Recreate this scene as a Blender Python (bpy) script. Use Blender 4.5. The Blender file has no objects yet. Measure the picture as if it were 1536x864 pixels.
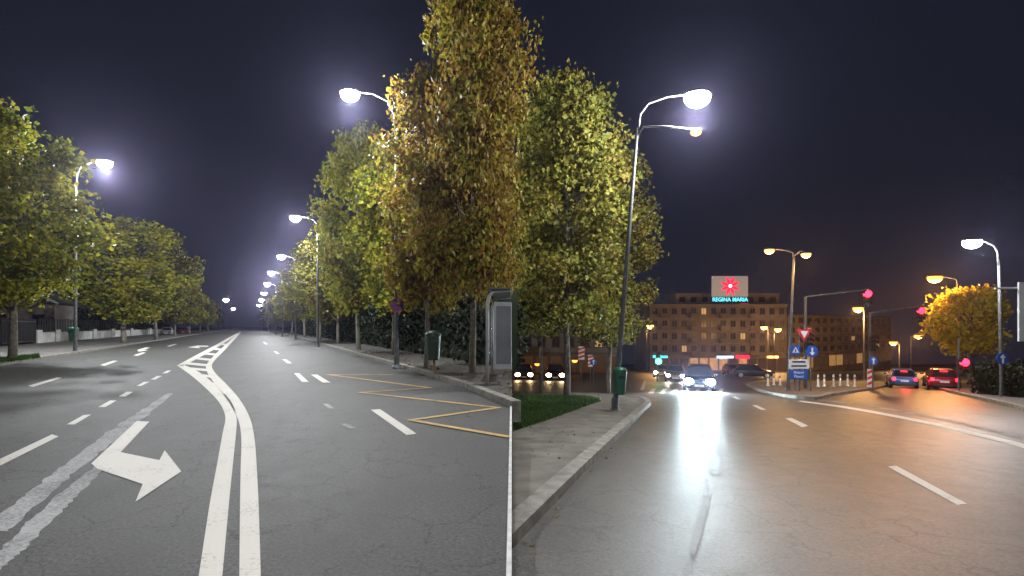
import bpy, bmesh, math, random
import numpy as np
from mathutils import Vector
random.seed(7)
C = bpy.context.scene.collection
F=760.;H=1.6;HZ=490.;HR=545.;S=(HR-HZ)/F
def L(px,py,z=0.):
    d=F*(H-z)/(py-HZ); return Vector(((px-768)/F*d,d,z))
def G(px,py,z=0.):
    d=F*(H-z)/(py-HR); return Vector(((px-768)/F*d,d,z-S*d))
def gz(x,d): return 0. if x<0 else -S*max(d,0.)
def at(px,py,d): return Vector(((px-768)/F*d,d,H+(HZ-py)/F*d))
def base(px,d):
    x=(px-768)/F*d; return Vector((x,d,gz(x,d)))
ORD=['first','second','third','fourth','fifth','sixth','seventh','eighth','ninth','tenth','eleventh','twelfth','thirteenth','fourteenth','fifteenth']

# ------------------------------------------------------------ materials
def newmat(name):
    m=bpy.data.materials.new(name); m.use_nodes=True; nt=m.node_tree
    return m,nt,nt.nodes['Principled BSDF']
def pm(name,col,rough=.5,metal=0.,var=.18,scale=6.,bump=0.,emit=None,es=0.,spec=.5):
    m,nt,b=newmat(name); N=nt.nodes; K=nt.links
    tc=N.new('ShaderNodeTexCoord'); no=N.new('ShaderNodeTexNoise'); no.inputs['Scale'].default_value=scale; no.inputs['Detail'].default_value=5
    K.new(tc.outputs['Object'],no.inputs['Vector'])
    r=N.new('ShaderNodeValToRGB'); r.color_ramp.elements[0].position=.3; r.color_ramp.elements[1].position=.7
    r.color_ramp.elements[0].color=tuple(c*(1-var) for c in col)+(1,); r.color_ramp.elements[1].color=tuple(min(1,c*(1+var)) for c in col)+(1,)
    K.new(no.outputs['Fac'],r.inputs['Fac']); K.new(r.outputs['Color'],b.inputs['Base Color'])
    b.inputs['Roughness'].default_value=rough; b.inputs['Metallic'].default_value=metal; b.inputs['Specular IOR Level'].default_value=spec
    if bump:
        bp=N.new('ShaderNodeBump'); bp.inputs['Strength'].default_value=bump; bp.inputs['Distance'].default_value=.02
        K.new(no.outputs['Fac'],bp.inputs['Height']); K.new(bp.outputs['Normal'],b.inputs['Normal'])
    if emit:
        b.inputs['Emission Color'].default_value=tuple(emit)+(1,); b.inputs['Emission Strength'].default_value=es
        m.cycles.emission_sampling='NONE'
    return m
def asphalt(name,c,rough,ang,crackscale=.8,crack=.75,streak=.35,cw=.011,spec=.5):
    m,nt,b=newmat(name); N=nt.nodes; K=nt.links
    tc=N.new('ShaderNodeTexCoord')
    def noise(sc,vec,det=4,ro=.6):
        n=N.new('ShaderNodeTexNoise'); n.inputs['Scale'].default_value=sc; n.inputs['Detail'].default_value=det; n.inputs['Roughness'].default_value=ro
        K.new(vec,n.inputs['Vector']); return n
    def math_(op,a,bv,cv=None):
        n=N.new('ShaderNodeMath'); n.operation=op
        for i,x in enumerate((a,bv)):
            if isinstance(x,(int,float)): n.inputs[i].default_value=x
            else: K.new(x,n.inputs[i])
        if cv is not None: n.inputs[2].default_value=cv
        return n.outputs[0]
    O=tc.outputs['Object']
    g=noise(34,O,6,.85); big=noise(.45,O,4); mid=noise(3.2,O,6,.7)
    mp=N.new('ShaderNodeMapping'); mp.inputs['Rotation'].default_value=(0,0,ang); mp.inputs['Scale'].default_value=(1.3,.05,1); K.new(O,mp.inputs['Vector'])
    st=noise(1.2,mp.outputs['Vector'],4)
    gr=N.new('ShaderNodeMapRange'); gr.inputs[1].default_value=.34; gr.inputs[2].default_value=.66; gr.inputs[3].default_value=.2; gr.inputs[4].default_value=2.0; K.new(g.outputs['Fac'],gr.inputs[0])
    v2=math_('MULTIPLY_ADD',big.outputs['Fac'],.8,.6)
    v3=math_('MULTIPLY_ADD',st.outputs['Fac'],streak*2,1-streak)
    v4=math_('MULTIPLY_ADD',mid.outputs['Fac'],.9,.55)
    val=math_('MULTIPLY',math_('MULTIPLY',gr.outputs[0],v2),math_('MULTIPLY',v3,v4))
    wm=N.new('ShaderNodeMixRGB'); wm.blend_type='LINEAR_LIGHT'; wm.inputs[0].default_value=.2; K.new(O,wm.inputs[1]); K.new(mid.outputs['Color'],wm.inputs[2])
    vo=N.new('ShaderNodeTexVoronoi'); vo.feature='DISTANCE_TO_EDGE'; vo.inputs['Scale'].default_value=crackscale; K.new(wm.outputs[0],vo.inputs['Vector'])
    cr=math_('LESS_THAN',vo.outputs['Distance'],cw)
    msk=math_('GREATER_THAN',big.outputs['Fac'],.46)
    cr=math_('MULTIPLY',math_('MULTIPLY',cr,msk),crack)
    val=math_('MULTIPLY',val,math_('SUBTRACT',1,cr))
    mx=N.new('ShaderNodeVectorMath'); mx.operation='SCALE'; mx.inputs[0].default_value=c; K.new(val,mx.inputs['Scale'])
    K.new(mx.outputs[0],b.inputs['Base Color'])
    K.new(math_('MULTIPLY_ADD',mid.outputs['Fac'],.3,rough-.15),b.inputs['Roughness']); b.inputs['Specular IOR Level'].default_value=spec
    bp=N.new('ShaderNodeBump'); bp.inputs['Strength'].default_value=.4; bp.inputs['Distance'].default_value=.012
    K.new(math_('SUBTRACT',g.outputs['Fac'],cr),bp.inputs['Height']); K.new(bp.outputs['Normal'],b.inputs['Normal'])
    return m
def paint(name,col,wear=.45,under=(.06,.06,.06),rough=.65,soft=.16):
    m,nt,b=newmat(name); N=nt.nodes; K=nt.links
    tc=N.new('ShaderNodeTexCoord')
    n1=N.new('ShaderNodeTexNoise'); n1.inputs['Scale'].default_value=26; n1.inputs['Detail'].default_value=7; n1.inputs['Roughness'].default_value=.75
    n2=N.new('ShaderNodeTexNoise'); n2.inputs['Scale'].default_value=1.7; n2.inputs['Detail'].default_value=4
    K.new(tc.outputs['Object'],n1.inputs['Vector']); K.new(tc.outputs['Object'],n2.inputs['Vector'])
    a=N.new('ShaderNodeMath'); a.operation='MULTIPLY_ADD'; a.inputs[1].default_value=.5; K.new(n2.outputs['Fac'],a.inputs[0]); K.new(n1.outputs['Fac'],a.inputs[2])
    r=N.new('ShaderNodeValToRGB'); r.color_ramp.elements[0].position=max(.01,wear-.04); r.color_ramp.elements[1].position=min(1,wear+soft)
    r.color_ramp.elements[0].color=tuple(under)+(1,); r.color_ramp.elements[1].color=tuple(col)+(1,)
    K.new(a.outputs[0],r.inputs['Fac']); K.new(r.outputs['Color'],b.inputs['Base Color']); b.inputs['Roughness'].default_value=rough; b.inputs['Specular IOR Level'].default_value=.3
    return m
def leafmat(name,cols,trans=.35):
    m,nt,b=newmat(name); N=nt.nodes; K=nt.links
    g=N.new('ShaderNodeNewGeometry'); r=N.new('ShaderNodeValToRGB')
    while len(r.color_ramp.elements)<len(cols): r.color_ramp.elements.new(.5)
    for i,c in enumerate(cols):
        e=r.color_ramp.elements[i]; e.position=i/(len(cols)-1); e.color=tuple(c)+(1,)
    tc=N.new('ShaderNodeTexCoord'); no=N.new('ShaderNodeTexNoise'); no.inputs['Scale'].default_value=.7; no.inputs['Detail'].default_value=2
    K.new(tc.outputs['Object'],no.inputs['Vector'])
    a=N.new('ShaderNodeMath'); a.operation='MULTIPLY_ADD'; a.inputs[1].default_value=.6; K.new(g.outputs['Random Per Island'],a.inputs[0])
    s=N.new('ShaderNodeMath'); s.operation='MULTIPLY_ADD'; s.inputs[1].default_value=1.6; s.inputs[2].default_value=-.6; K.new(no.outputs['Fac'],s.inputs[0]); K.new(s.outputs[0],a.inputs[2])
    K.new(a.outputs[0],r.inputs['Fac'])
    b.inputs['Roughness'].default_value=.55; b.inputs['Specular IOR Level'].default_value=.2
    K.new(r.outputs['Color'],b.inputs['Base Color'])
    t=N.new('ShaderNodeBsdfTranslucent'); K.new(r.outputs['Color'],t.inputs['Color'])
    mx=N.new('ShaderNodeMixShader'); mx.inputs[0].default_value=trans; K.new(b.outputs[0],mx.inputs[1]); K.new(t.outputs[0],mx.inputs[2])
    K.new(mx.outputs[0],N['Material Output'].inputs['Surface'])
    return m
M={}
M['asphL']=asphalt('asphalt_dark',(.054,.0525,.049),.68,-.48,1.7,.65,spec=.28)
M['asphR']=asphalt('asphalt_warm',(.058,.053,.044),.46,-.34,1.1,.55,.3,spec=.36)
M['ground']=pm('earth',(.03,.032,.026),.9,var=.4,scale=2,bump=.3)
M['pave']=pm('paving',(.12,.115,.105),.8,var=.3,scale=3,bump=.3)
M['pave_shaded']=pm('tree_shaded_paving',(.06,.056,.048),.85,var=.4,scale=3,bump=.3)  # base colour lowered to imitate the shadow under the bus bay trees
M['paveR']=pm('concrete_paving',(.125,.113,.09),.75,var=.45,scale=2.2,bump=.4)
M['kerb']=pm('kerb_stone',(.20,.19,.16),.75,var=.45,scale=5,bump=.4)
M['white_kerb']=pm('white_kerb_paint',(.60,.60,.58),.7,var=.2,scale=9,bump=.2)
M['paint']=paint('road_paint',(.58,.55,.49),.52)
M['paint_faint']=paint('worn_road_paint',(.30,.29,.27),.68)
M['yellow']=paint('yellow_road_paint',(.52,.33,.10),.60)
M['scar']=paint('concrete_scar',(.40,.40,.395),.62,(.12,.12,.118),.85,.24)
M['tar']=pm('tar_patch',(.035,.033,.03),.4,var=.3,scale=5,bump=.3)
M['steel']=pm('galvanised_steel',(.09,.093,.096),.6,.1,var=.2,scale=4,spec=.3)
M['steel_dark']=pm('dark_steel',(.03,.03,.033),.6,.2,var=.2)
M['black']=pm('black_plastic',(.015,.015,.017),.45,var=.2)
M['rubber']=pm('rubber',(.02,.02,.02),.8,var=.2)
M['led']=pm('led_lens',(.9,.9,.9),.3,emit=(.93,.97,1.),es=160)
M['led_far']=pm('led_lens_far',(.9,.9,.9),.3,emit=(.95,.97,1.),es=80)
M['sodium']=pm('sodium_lens',(.9,.6,.3),.3,emit=(1.,.36,.05),es=3.4)
M['sodium_far']=pm('warm_lens',(.9,.7,.4),.3,emit=(1.,.48,.12),es=4)
M['red_on']=pm('red_signal_lit',(.6,.02,.03),.3,emit=(1.,.012,.035),es=12)
M['red_off']=pm('amber_signal_dark',(.08,.04,.01),.3)
M['green_off']=pm('green_signal_dark',(.01,.06,.03),.3)
M['green_on']=pm('green_signal_lit',(.02,.6,.3),.3,emit=(.05,1.,.5),es=14)
M['head']=pm('headlight_lit',(.9,.9,.9),.2,emit=(.72,.92,1.),es=400)
M['headw']=pm('headlight_warm',(.9,.9,.9),.2,emit=(1.,.70,.36),es=40)
M['tail']=pm('tail_light_lit',(.6,.01,.01),.3,emit=(1.,.012,.03),es=10)
M['glass']=pm('dark_glass',(.02,.022,.026),.08,var=.1)
M['plate']=pm('number_plate',(.7,.7,.68),.4,var=.05)
M['rim']=pm('alloy_rim',(.4,.4,.42),.3,.8)
M['white']=pm('white_enamel',(.75,.75,.74),.4,var=.06)
M['blue']=pm('blue_sign',(.02,.09,.42),.4,var=.08)
M['redp']=pm('red_sign',(.55,.02,.03),.4,var=.08)
M['greenbin']=pm('green_bin',(.015,.12,.06),.4,var=.15)
M['darkbin']=pm('dark_bin',(.035,.06,.045),.4,var=.2)
M['ochre']=pm('ochre_post',(.35,.22,.09),.6,var=.2)
M['bark']=pm('bark',(.13,.11,.085),.85,var=.45,scale=9,bump=.5)
M['trunk_white']=pm('limewashed_bark',(.22,.20,.16),.85,var=.3,scale=7,bump=.4)
M['leafA']=leafmat('leaf_green',[(.09,.12,.010),(.18,.20,.018),(.28,.26,.024),(.36,.29,.035)])
M['leafB']=leafmat('leaf_autumn',[(.13,.14,.014),(.21,.19,.022),(.25,.18,.026),(.18,.09,.02),(.30,.22,.034)])
M['leafC']=leafmat('leaf_olive',[(.075,.09,.013),(.13,.135,.02),(.18,.16,.026),(.20,.135,.026)])
M['leafD']=leafmat('leaf_dark',[(.006,.011,.005),(.012,.020,.008),(.02,.024,.009)],.15)
M['leafY']=leafmat('leaf_yellow',[(.36,.27,.02),(.52,.40,.03),(.55,.42,.03),(.32,.24,.02)])
M['grass']=leafmat('grass_blades',[(.02,.05,.008),(.04,.09,.012),(.06,.10,.02)],.2)
M['litter']=leafmat('fallen_leaves',[(.10,.06,.02),(.16,.10,.03),(.07,.035,.015)],.1)
M['wallw']=pm('white_render',(.6,.6,.57),.8,var=.15,scale=1.5,bump=.2)
M['stucco']=pm('grey_stucco',(.19,.165,.145),.85,var=.35,scale=.35,bump=.2)
M['stucco2']=pm('ochre_stucco',(.38,.29,.18),.85,var=.3,scale=.4,bump=.2)
M['stucco3']=pm('pale_stucco',(.3,.3,.28),.85,var=.15,scale=.4,bump=.2)
M['trim']=pm('stone_trim',(.22,.20,.17),.8,var=.15,scale=1)
M['winframe']=pm('window_frame',(.14,.13,.115),.5,var=.1)
M['pane']=pm('window_pane',(.02,.02,.024),.3,var=.2)
M['pane_lit']=pm('lit_window_pane',(.5,.35,.2),.4,emit=(1.,.62,.25),es=.4)
M['shop_lit']=pm('lit_shop_glass',(.5,.4,.3),.3,var=.4,scale=1.2,emit=(1.,.5,.16),es=.3)
M['shop_dark']=pm('dark_shop_glass',(.04,.03,.03),.2,emit=(1.,.45,.15),es=.04)
M['roof']=pm('roof_felt',(.06,.055,.055),.85,var=.3)
M['neon_c']=pm('cyan_neon',(.2,.8,.8),.4,emit=(.08,.70,.9),es=1.7)
M['neon_r']=pm('red_neon',(.8,.05,.1),.4,emit=(1.,.012,.06),es=1.6)
M['neon_w']=pm('white_neon',(.9,.9,.9),.4,emit=(1.,.8,.85),es=3.)
M['neon_b']=pm('blue_neon',(.3,.5,.9),.4,emit=(.35,.6,1.),es=3.)
M['sign_white']=pm('sign_panel_backlit',(.35,.33,.32),.5,emit=(.9,.74,.72),es=.2)
M['poster']=pm('dim_poster',(.12,.125,.135),.5,var=.4,scale=1.5)
M['frame']=pm('pale_frame',(.34,.34,.34),.5,var=.1)
M['shelter_glass']=pm('shelter_glass',(.05,.055,.06),.1)

# ------------------------------------------------------------ mesh helpers
class MB:
    def __init__(s): s.v=[]; s.f=[]
    def add(s,vs,fs):
        o=len(s.v); s.v+= [tuple(p) for p in vs]; s.f+=[tuple(i+o for i in f) for f in fs]; return s
    def poly(s,pts): return s.add(pts,[tuple(range(len(pts)))])
    def strip(s,a,b):
        n=len(a); return s.add(list(a)+list(b),[(i,i+1,n+i+1,n+i) for i in range(n-1)])
    def box(s,c,d,rz=0.):
        x,y,z=[k/2 for k in d]; co,si=math.cos(rz),math.sin(rz); vs=[]
        for dz in(-z,z):
            for dx,dy in((-x,-y),(x,-y),(x,y),(-x,y)): vs.append((c[0]+dx*co-dy*si,c[1]+dx*si+dy*co,c[2]+dz))
        return s.add(vs,[(0,3,2,1),(4,5,6,7),(0,1,5,4),(1,2,6,5),(2,3,7,6),(3,0,4,7)])
    def loft(s,rings,cap=True):
        n=len(rings[0]); vs=[p for r in rings for p in r]; fs=[]
        for k in range(len(rings)-1):
            for i in range(n): fs.append((k*n+i,k*n+(i+1)%n,(k+1)*n+(i+1)%n,(k+1)*n+i))
        if cap: fs+=[tuple(range(n)),tuple(range((len(rings)-1)*n,len(rings)*n))]
        return s.add(vs,fs)
    def path(s,pts,rad,n=10):
        pts=[Vector(p) for p in pts]; rings=[]
        for i,p in enumerate(pts):
            t=(pts[min(i+1,len(pts)-1)]-pts[max(i-1,0)]).normalized()
            u=t.cross(Vector((0,1,0)) if abs(t.y)<.9 else Vector((1,0,0))).normalized(); w=t.cross(u)
            r=rad[i] if hasattr(rad,'__len__') else rad
            rings.append([p+u*(r*math.cos(2*math.pi*k/n))+w*(r*math.sin(2*math.pi*k/n)) for k in range(n)])
        return s.loft(rings)
    def lathe(s,prof,n=16,c=(0,0,0),sx=1.,sy=1.):
        return s.loft([[(c[0]+r*sx*math.cos(2*math.pi*k/n),c[1]+r*sy*math.sin(2*math.pi*k/n),c[2]+z) for k in range(n)] for r,z in prof])
    def xz(s,poly,y0,y1):
        return s.loft([[(x,y0,z) for x,z in poly],[(x,y1,z) for x,z in poly]])
    def sweep(s,pts,w,h,side=0.,drop=.3):
        rings=[]
        for i,p in enumerate(pts):
            t=(pts[min(i+1,len(pts)-1)]-pts[max(i-1,0)]); n=Vector((-t.y,t.x,0)).normalized()
            a=p+n*(w*(side-.5)); b=p+n*(w*(side+.5)); U=Vector((0,0,h)); D=Vector((0,0,-drop))
            rings.append([a+D,b+D,b+U,a+U])
        return s.loft(rings)
    def build(s,name,mat,parent=None,smooth=False,bevel=0.,norm=True):
        me=bpy.data.meshes.new(name); me.from_pydata(s.v,[],s.f)
        if norm:
            bm=bmesh.new(); bm.from_mesh(me); bmesh.ops.recalc_face_normals(bm,faces=bm.faces); bm.to_mesh(me); bm.free()
        me.materials.append(mat); me.update()
        if smooth: me.polygons.foreach_set('use_smooth',[True]*len(me.polygons))
        o=bpy.data.objects.new(name,me); C.objects.link(o); o.parent=parent
        if bevel:
            md=o.modifiers.new('bevel','BEVEL'); md.width=bevel; md.segments=2; md.limit_method='ANGLE'
        return o
def circ(r,n=20,cx=0.,cz=0.): return [(cx+r*math.cos(2*math.pi*k/n),cz+r*math.sin(2*math.pi*k/n)) for k in range(n)]
def ring_xz(mb,r0,r1,y0,y1,n=24,cx=0,cz=0):
    a=[]
    for k in range(n):
        c,s=math.cos(2*math.pi*k/n),math.sin(2*math.pi*k/n)
        a.append([(cx+r0*c,y0,cz+r0*s),(cx+r1*c,y0,cz+r1*s),(cx+r1*c,y1,cz+r1*s),(cx+r0*c,y1,cz+r0*s)])
    return mb.loft(a+[a[0]],False)
def thing(name,label,cat,loc=(0,0,0),rz=0.,group=None):
    o=bpy.data.objects.new(name,None); C.objects.link(o); o.location=loc; o.rotation_euler=(0,0,rz); o.empty_display_size=.2
    return tag(o,label,cat,group)
def tag(o,label,cat,group=None,kind=None):
    o['label']=label; o['category']=cat
    if group: o['group']=group
    if kind: o['kind']=kind
    return o
def copy_tree(o,parent=None):
    c=o.copy(); C.objects.link(c); c.parent=parent
    for ch in list(o.children): copy_tree(ch,c)
    return c
def text(s,size,mat,name,parent,loc,rz=0.,ext=.01,off=.012):
    cu=bpy.data.curves.new('t','FONT'); cu.body=s; cu.size=size; cu.align_x='CENTER'; cu.align_y='CENTER'; cu.extrude=ext; cu.offset=size*off
    t=bpy.data.objects.new('t',cu); C.objects.link(t); dg=bpy.context.evaluated_depsgraph_get(); dg.update()
    me=bpy.data.meshes.new_from_object(t.evaluated_get(dg)); bpy.data.objects.remove(t)
    me.materials.clear(); me.materials.append(mat); me.name=name
    o=bpy.data.objects.new(name,me); C.objects.link(o); o.parent=parent; o.location=loc; o.rotation_euler=(math.pi/2,0,rz); return o
def light(parent,loc,power,col,size=0,blend=.55,soft=.22,rot=(0,0,0)):
    l=bpy.data.lights.new('lamp_light','SPOT' if size else 'POINT'); l.energy=power; l.color=col; l.shadow_soft_size=soft
    if size: l.spot_size=math.radians(size); l.spot_blend=blend
    o=bpy.data.objects.new('lamp_light',l); C.objects.link(o); o.parent=parent; o.location=loc; o.rotation_euler=rot; return o
def cr(pts,n=5):
    out=[]
    for i in range(len(pts)-1):
        p0=pts[max(i-1,0)];p1=pts[i];p2=pts[i+1];p3=pts[min(i+2,len(pts)-1)]
        for k in range(n):
            t=k/n
            out.append(tuple(.5*((2*p1[j])+(-p0[j]+p2[j])*t+(2*p0[j]-5*p1[j]+4*p2[j]-p3[j])*t*t+(-p0[j]+3*p1[j]-3*p2[j]+p3[j])*t**3) for j in (0,1)))
    return out+[tuple(pts[-1])]
WHITE=(.95,.97,1.); ORANGE=(1.,.50,.15)

# ------------------------------------------------------------ world, camera, sun
w=bpy.data.worlds.new('World'); bpy.context.scene.world=w; w.use_nodes=True
nt=w.node_tree; bg=nt.nodes['Background']; sk=nt.nodes.new('ShaderNodeTexSky'); sk.sky_type='NISHITA'; sk.sun_disc=False
sk.sun_elevation=math.radians(12); sk.sun_rotation=math.radians(170)
tint=nt.nodes.new('ShaderNodeMixRGB'); tint.blend_type='MULTIPLY'; tint.inputs[0].default_value=1; tint.inputs[2].default_value=(.55,.42,.7,1)
nt.links.new(sk.outputs[0],tint.inputs[1]); nt.links.new(tint.outputs[0],bg.inputs['Color']); bg.inputs['Strength'].default_value=.005
DEN=.00032
sc=nt.nodes.new('ShaderNodeVolumeScatter'); sc.inputs['Color'].default_value=(.62,.58,.95,1); sc.inputs['Density'].default_value=DEN; sc.inputs['Anisotropy'].default_value=.88
ve=nt.nodes.new('ShaderNodeEmission'); ve.inputs['Color'].default_value=(.30,.34,1,1); ve.inputs['Strength'].default_value=DEN*.010
ad=nt.nodes.new('ShaderNodeAddShader'); nt.links.new(sc.outputs[0],ad.inputs[0]); nt.links.new(ve.outputs[0],ad.inputs[1]); nt.links.new(ad.outputs[0],nt.nodes['World Output'].inputs['Volume'])
cam=bpy.data.cameras.new('Camera'); co=bpy.data.objects.new('Camera',cam); C.objects.link(co)
co.location=(0,0,H); co.rotation_euler=(math.pi/2,0,0); cam.sensor_width=36; cam.lens=36*F/1536; cam.shift_y=(HZ-432)/1536; cam.clip_start=.05; cam.clip_end=4000
bpy.context.scene.camera=co
sl=bpy.data.lights.new('moon','SUN'); sl.energy=.06; sl.angle=.01; sl.color=(1,.95,.88); so=bpy.data.objects.new('moon',sl); C.objects.link(so); so.rotation_euler=(math.radians(50),0,math.radians(-10))
vs=bpy.context.scene.view_settings; vs.view_transform='Standard'; vs.look='None'; vs.exposure=0

# ------------------------------------------------------------ ground and roads
g=MB()
ys=[-30,0,6,12,25,50,100,250,700,1600]
for a,b in zip(ys[:-1],ys[1:]):
    za,zb=-S*max(a,0),-S*max(b,0)
    g.add([(-1800,a,-.03),(0,a,-.03),(0,b,-.03),(-1800,b,-.03)],[(0,1,2,3)])
    g.add([(0,a,za-.03),(1800,a,za-.03),(1800,b,zb-.03),(0,b,zb-.03)],[(0,1,2,3)])
    g.add([(0,a,-.03),(0,b,-.03),(0,b,zb-.03),(0,a,za-.03)],[(0,1,2,3)])
tag(g.build('ground',M['ground'],norm=False),'dark earth ground stretching away under both streets','ground',kind='structure')
kl=[(-700,660.2),(-350,604.4),(-100,564.7),(5,548),(130,528),(250,509),(330,496.4),(358,492)]
kr=[(767.5,611),(690,579),(600,551),(540,534),(495,520),(440,505.5),(400,496.5),(381,492.2)]
KL=[L(*p) for p in kl]; KR=[L(*p) for p in kr]
road=MB().poly([Vector((-60,-12,0)),Vector((0,-12,0)),Vector((0,4,0))]+KR+KL[::-1]).build('road',M['asphL'],norm=False)
tag(road,'dark cracked asphalt road running straight into the distance between tree rows','road',kind='structure')
inl=[(-1200,620),(-300,545),(5,521),(60,516.2),(250,500.2),(330,493.4),(358,491)]
pl=MB().poly([p+Vector((0,0,.11)) for p in KL]+[L(*p)+Vector((0,0,.11)) for p in inl[::-1]]).build('pavement',M['pave'],norm=False)
tag(pl,'grey pavement between the kerb and the white boundary wall','pavement',kind='structure')
inr=[(381,491.2),(450,500),(520,511),(600,524),(700,540),(767.5,550)]
pr=MB().poly([p+Vector((0,0,.11)) for p in KR]+[L(*p)+Vector((0,0,.11)) for p in inr]).build('pavement',M['pave_shaded'],norm=False)
tag(pr,'leaf-strewn pavement, coloured dark for tree shade, beside the bus bay, in front of the hedge','pavement',kind='structure')
tag(MB().sweep(KL,.2,.125,.5).build('kerb',M['kerb']),'stone kerb along the pavement with the white wall','kerb',kind='structure')
tag(MB().sweep(KR,.2,.125,-.5).build('kerb',M['kerb']),'stone kerb along the bus bay and tree row','kerb',kind='structure')
tag(MB().sweep([Vector((-.02,-10,0)),Vector((-.02,3,0)),Vector((-.02,10.2,0))],.035,.02,0,.9).build('kerb',M['white_kerb']),'thin pale edging kerb dividing the dark road from the concrete pavement','kerb',kind='structure')
roadR=MB().poly([Vector((0,-12,0)),Vector((70,-12,0)),Vector((70,0,0)),Vector((0,0,0))]).poly([Vector((0,0,0)),Vector((70,0,0)),Vector((330,240,-S*240)),Vector((0,240,-S*240))]).build('road',M['asphR'],norm=False)
tag(roadR,'worn grey asphalt road leading down to the lit junction','road',kind='structure')
kp=cr([(769,823),(870,716),(940,645),(965,619),(976,608),(970,601),(950,597),(900,594),(769,590)],4)
KP=[G(*p) for p in kp]
up=Vector((0,0,.11))
pv=MB().poly([p+up for p in KP]).build('pavement',M['paveR'],norm=False); tag(pv,'pale concrete pavement corner with rounded kerb beside the lawn','pavement',kind='structure')
tag(MB().sweep(KP,.22,.13,.5).build('kerb',M['kerb']),'worn stone kerb curving around the concrete pavement corner','kerb',kind='structure')
lawn=[(769,655),(769,598),(885,600),(902,606),(880,614),(840,630)]
LW=[G(*p)+Vector((0,0,.125)) for p in lawn]
tag(MB().poly(LW).build('lawn',M['ground'],norm=False),'patch of soil under the grass at the pavement corner','lawn',kind='structure')
RP=[G(1640,645),G(1536,613),G(1470,598),G(1430,589),G(1400,580),G(1385,568),G(1500,566),G(1900,580),G(1900,640)]
tag(MB().poly([p+up for p in RP]).build('pavement',M['pave'],norm=False),'dim pavement with dark hedge at the far right kerb','pavement',kind='structure')
tag(MB().sweep(RP[:6],.22,.13,.5).build('kerb',M['kerb']),'kerb along the right-hand pavement beneath the hedge','kerb',kind='structure')
IS=[G(*p) for p in cr([(1160,592),(1200,598),(1222,598.5),(1240,594),(1300,585),(1330,578),(1300,574),(1200,575),(1130,577),(1130,583),(1160,592)],3)][:-1]
tag(MB().poly([p+Vector((0,0,.12)) for p in IS]).build('traffic_island',M['paveR'],norm=False),'raised traffic island carrying the signs and bollards at the junction','traffic island',kind='structure')
tag(MB().sweep(IS+[IS[0]],.2,.14,-.5).build('kerb',M['kerb']),'pale kerb around the traffic island','kerb',kind='structure')

def mk(road,fn,name,mat,polys,dz=.005,label=None):
    mb=MB()
    for p in polys: mb.poly([fn(*q)+Vector((0,0,dz)) for q in p])
    o=mb.build(name,mat,road,norm=False)
    if label: o['label']=label
    return o
def mks(road,fn,name,mat,pairs,dz=.005):
    mb=MB()
    for a,b in pairs: mb.strip([fn(*q)+Vector((0,0,dz)) for q in cr(a)],[fn(*q)+Vector((0,0,dz)) for q in cr(b)])
    return mb.build(name,mat,road,norm=False)
P=M['paint']
mks(road,L,'centre_line',P,[([(288,930),(299,859),(314,760),(325,700),(334,650),(338,630),(335,615),(325,599),(305,579),(285,562),(265,548)],
                           [(327,930),(334,859),(343,760),(349,700),(354,650),(355,630),(351,612),(341,596),(320,575),(298,558),(275,547)])])
mks(road,L,'centre_line',P,[([(358,930),(359,859),(360,760),(361,700),(362,660),(358,632),(345,606),(328,583),(315,566),(309,552),(314,541),(330,525),(348,508),(360,498)],
                           [(393,930),(391,859),(388,760),(385,700),(382,660),(375,628),(360,600),(340,577),(325,562),(318,551),(321,542),(336,526),(352,509),(362,498)])])
mks(road,L,'hatching_border',P,[([(266,548),(290,535),(318,520.5),(345,505.5),(359,498)],[(274,549),(296,538),(322,523.5),(347,507.5),(360,498.6)])])
hs=[((330,515),(342,516)),((317,521.5),(335,523.5)),((303,528.5),(326,531)),((289,535.5),(317,538.5)),((275,543),(311,546.5)),((280,551),(310,553.5)),((291,560),(315,563)),((306,572.5),(325,575)),((321,586),(335,589))]
mk(road,L,'hatching',P,[[a,b,(b[0]+1,b[1]+2.6+(b[1]-515)*.03),(a[0]+1,a[1]+2.6+(a[1]-515)*.03)] for a,b in hs],.009)
for q in ([(0,689),(0,699),(88,655),(78,652)],[(100,637),(125,623),(137,622),(112,637)],[(147,611),(165,601),(175,601),(158,611)],[(178,595),(190,588),(200,588),(188,595)],[(205,579),(216,573),(224,573),(212,579)],[(226,569.5),(236,564),(243,564),(233,569.5)],[(243,560),(251,556),(257,556),(250,560)],
          [(42,579),(85,566.5),(93,567),(50,580.5)],[(150,547.5),(170,541),(177,541.5),(157,549)],[(200,533),(214,528.7),(219,529),(206,534)],[(250,519.3),(262,516),(266,516.2),(254,520)],
          [(556,615),(570,614),(625,651),(610,653)],[(441,560),(449,560),(463,573),(453,573)],[(466,562),(476,562),(496,574),(484,574)],[(423,539),(429,539),(438,545),(431,545)],[(410,527),(414,527),(420,531),(415,531)],[(394,513),(397,513),(402,516.5),(398,516.5)]):
    mk(road,L,'lane_dash',P,[q])
for q in ([(484,606),(492,606),(502,613),(493,613)],[(510,636),(520,635),(535,643),(524,643)]): mk(road,L,'lane_dash',M['paint_faint'],[q],label='faded lane dash')
mk(road,L,'turn_arrow',P,[[(205,632),(224,633),(181,679),(239,691),(247,676),(272,708),(203,754),(214,727),(146,704),(137,696)]],.007,label='large white right-turn arrow in the foreground')
mk(road,L,'turn_arrow',P,[[(206,525),(219,521),(226,521.6),(216,524.6),(222,525.6),(208,527.5)]])
mk(road,L,'turn_arrow',P,[[(282,521),(296,518.4),(312,518.6),(313,520.2),(298,520.3),(300,522.5)]])
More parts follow.
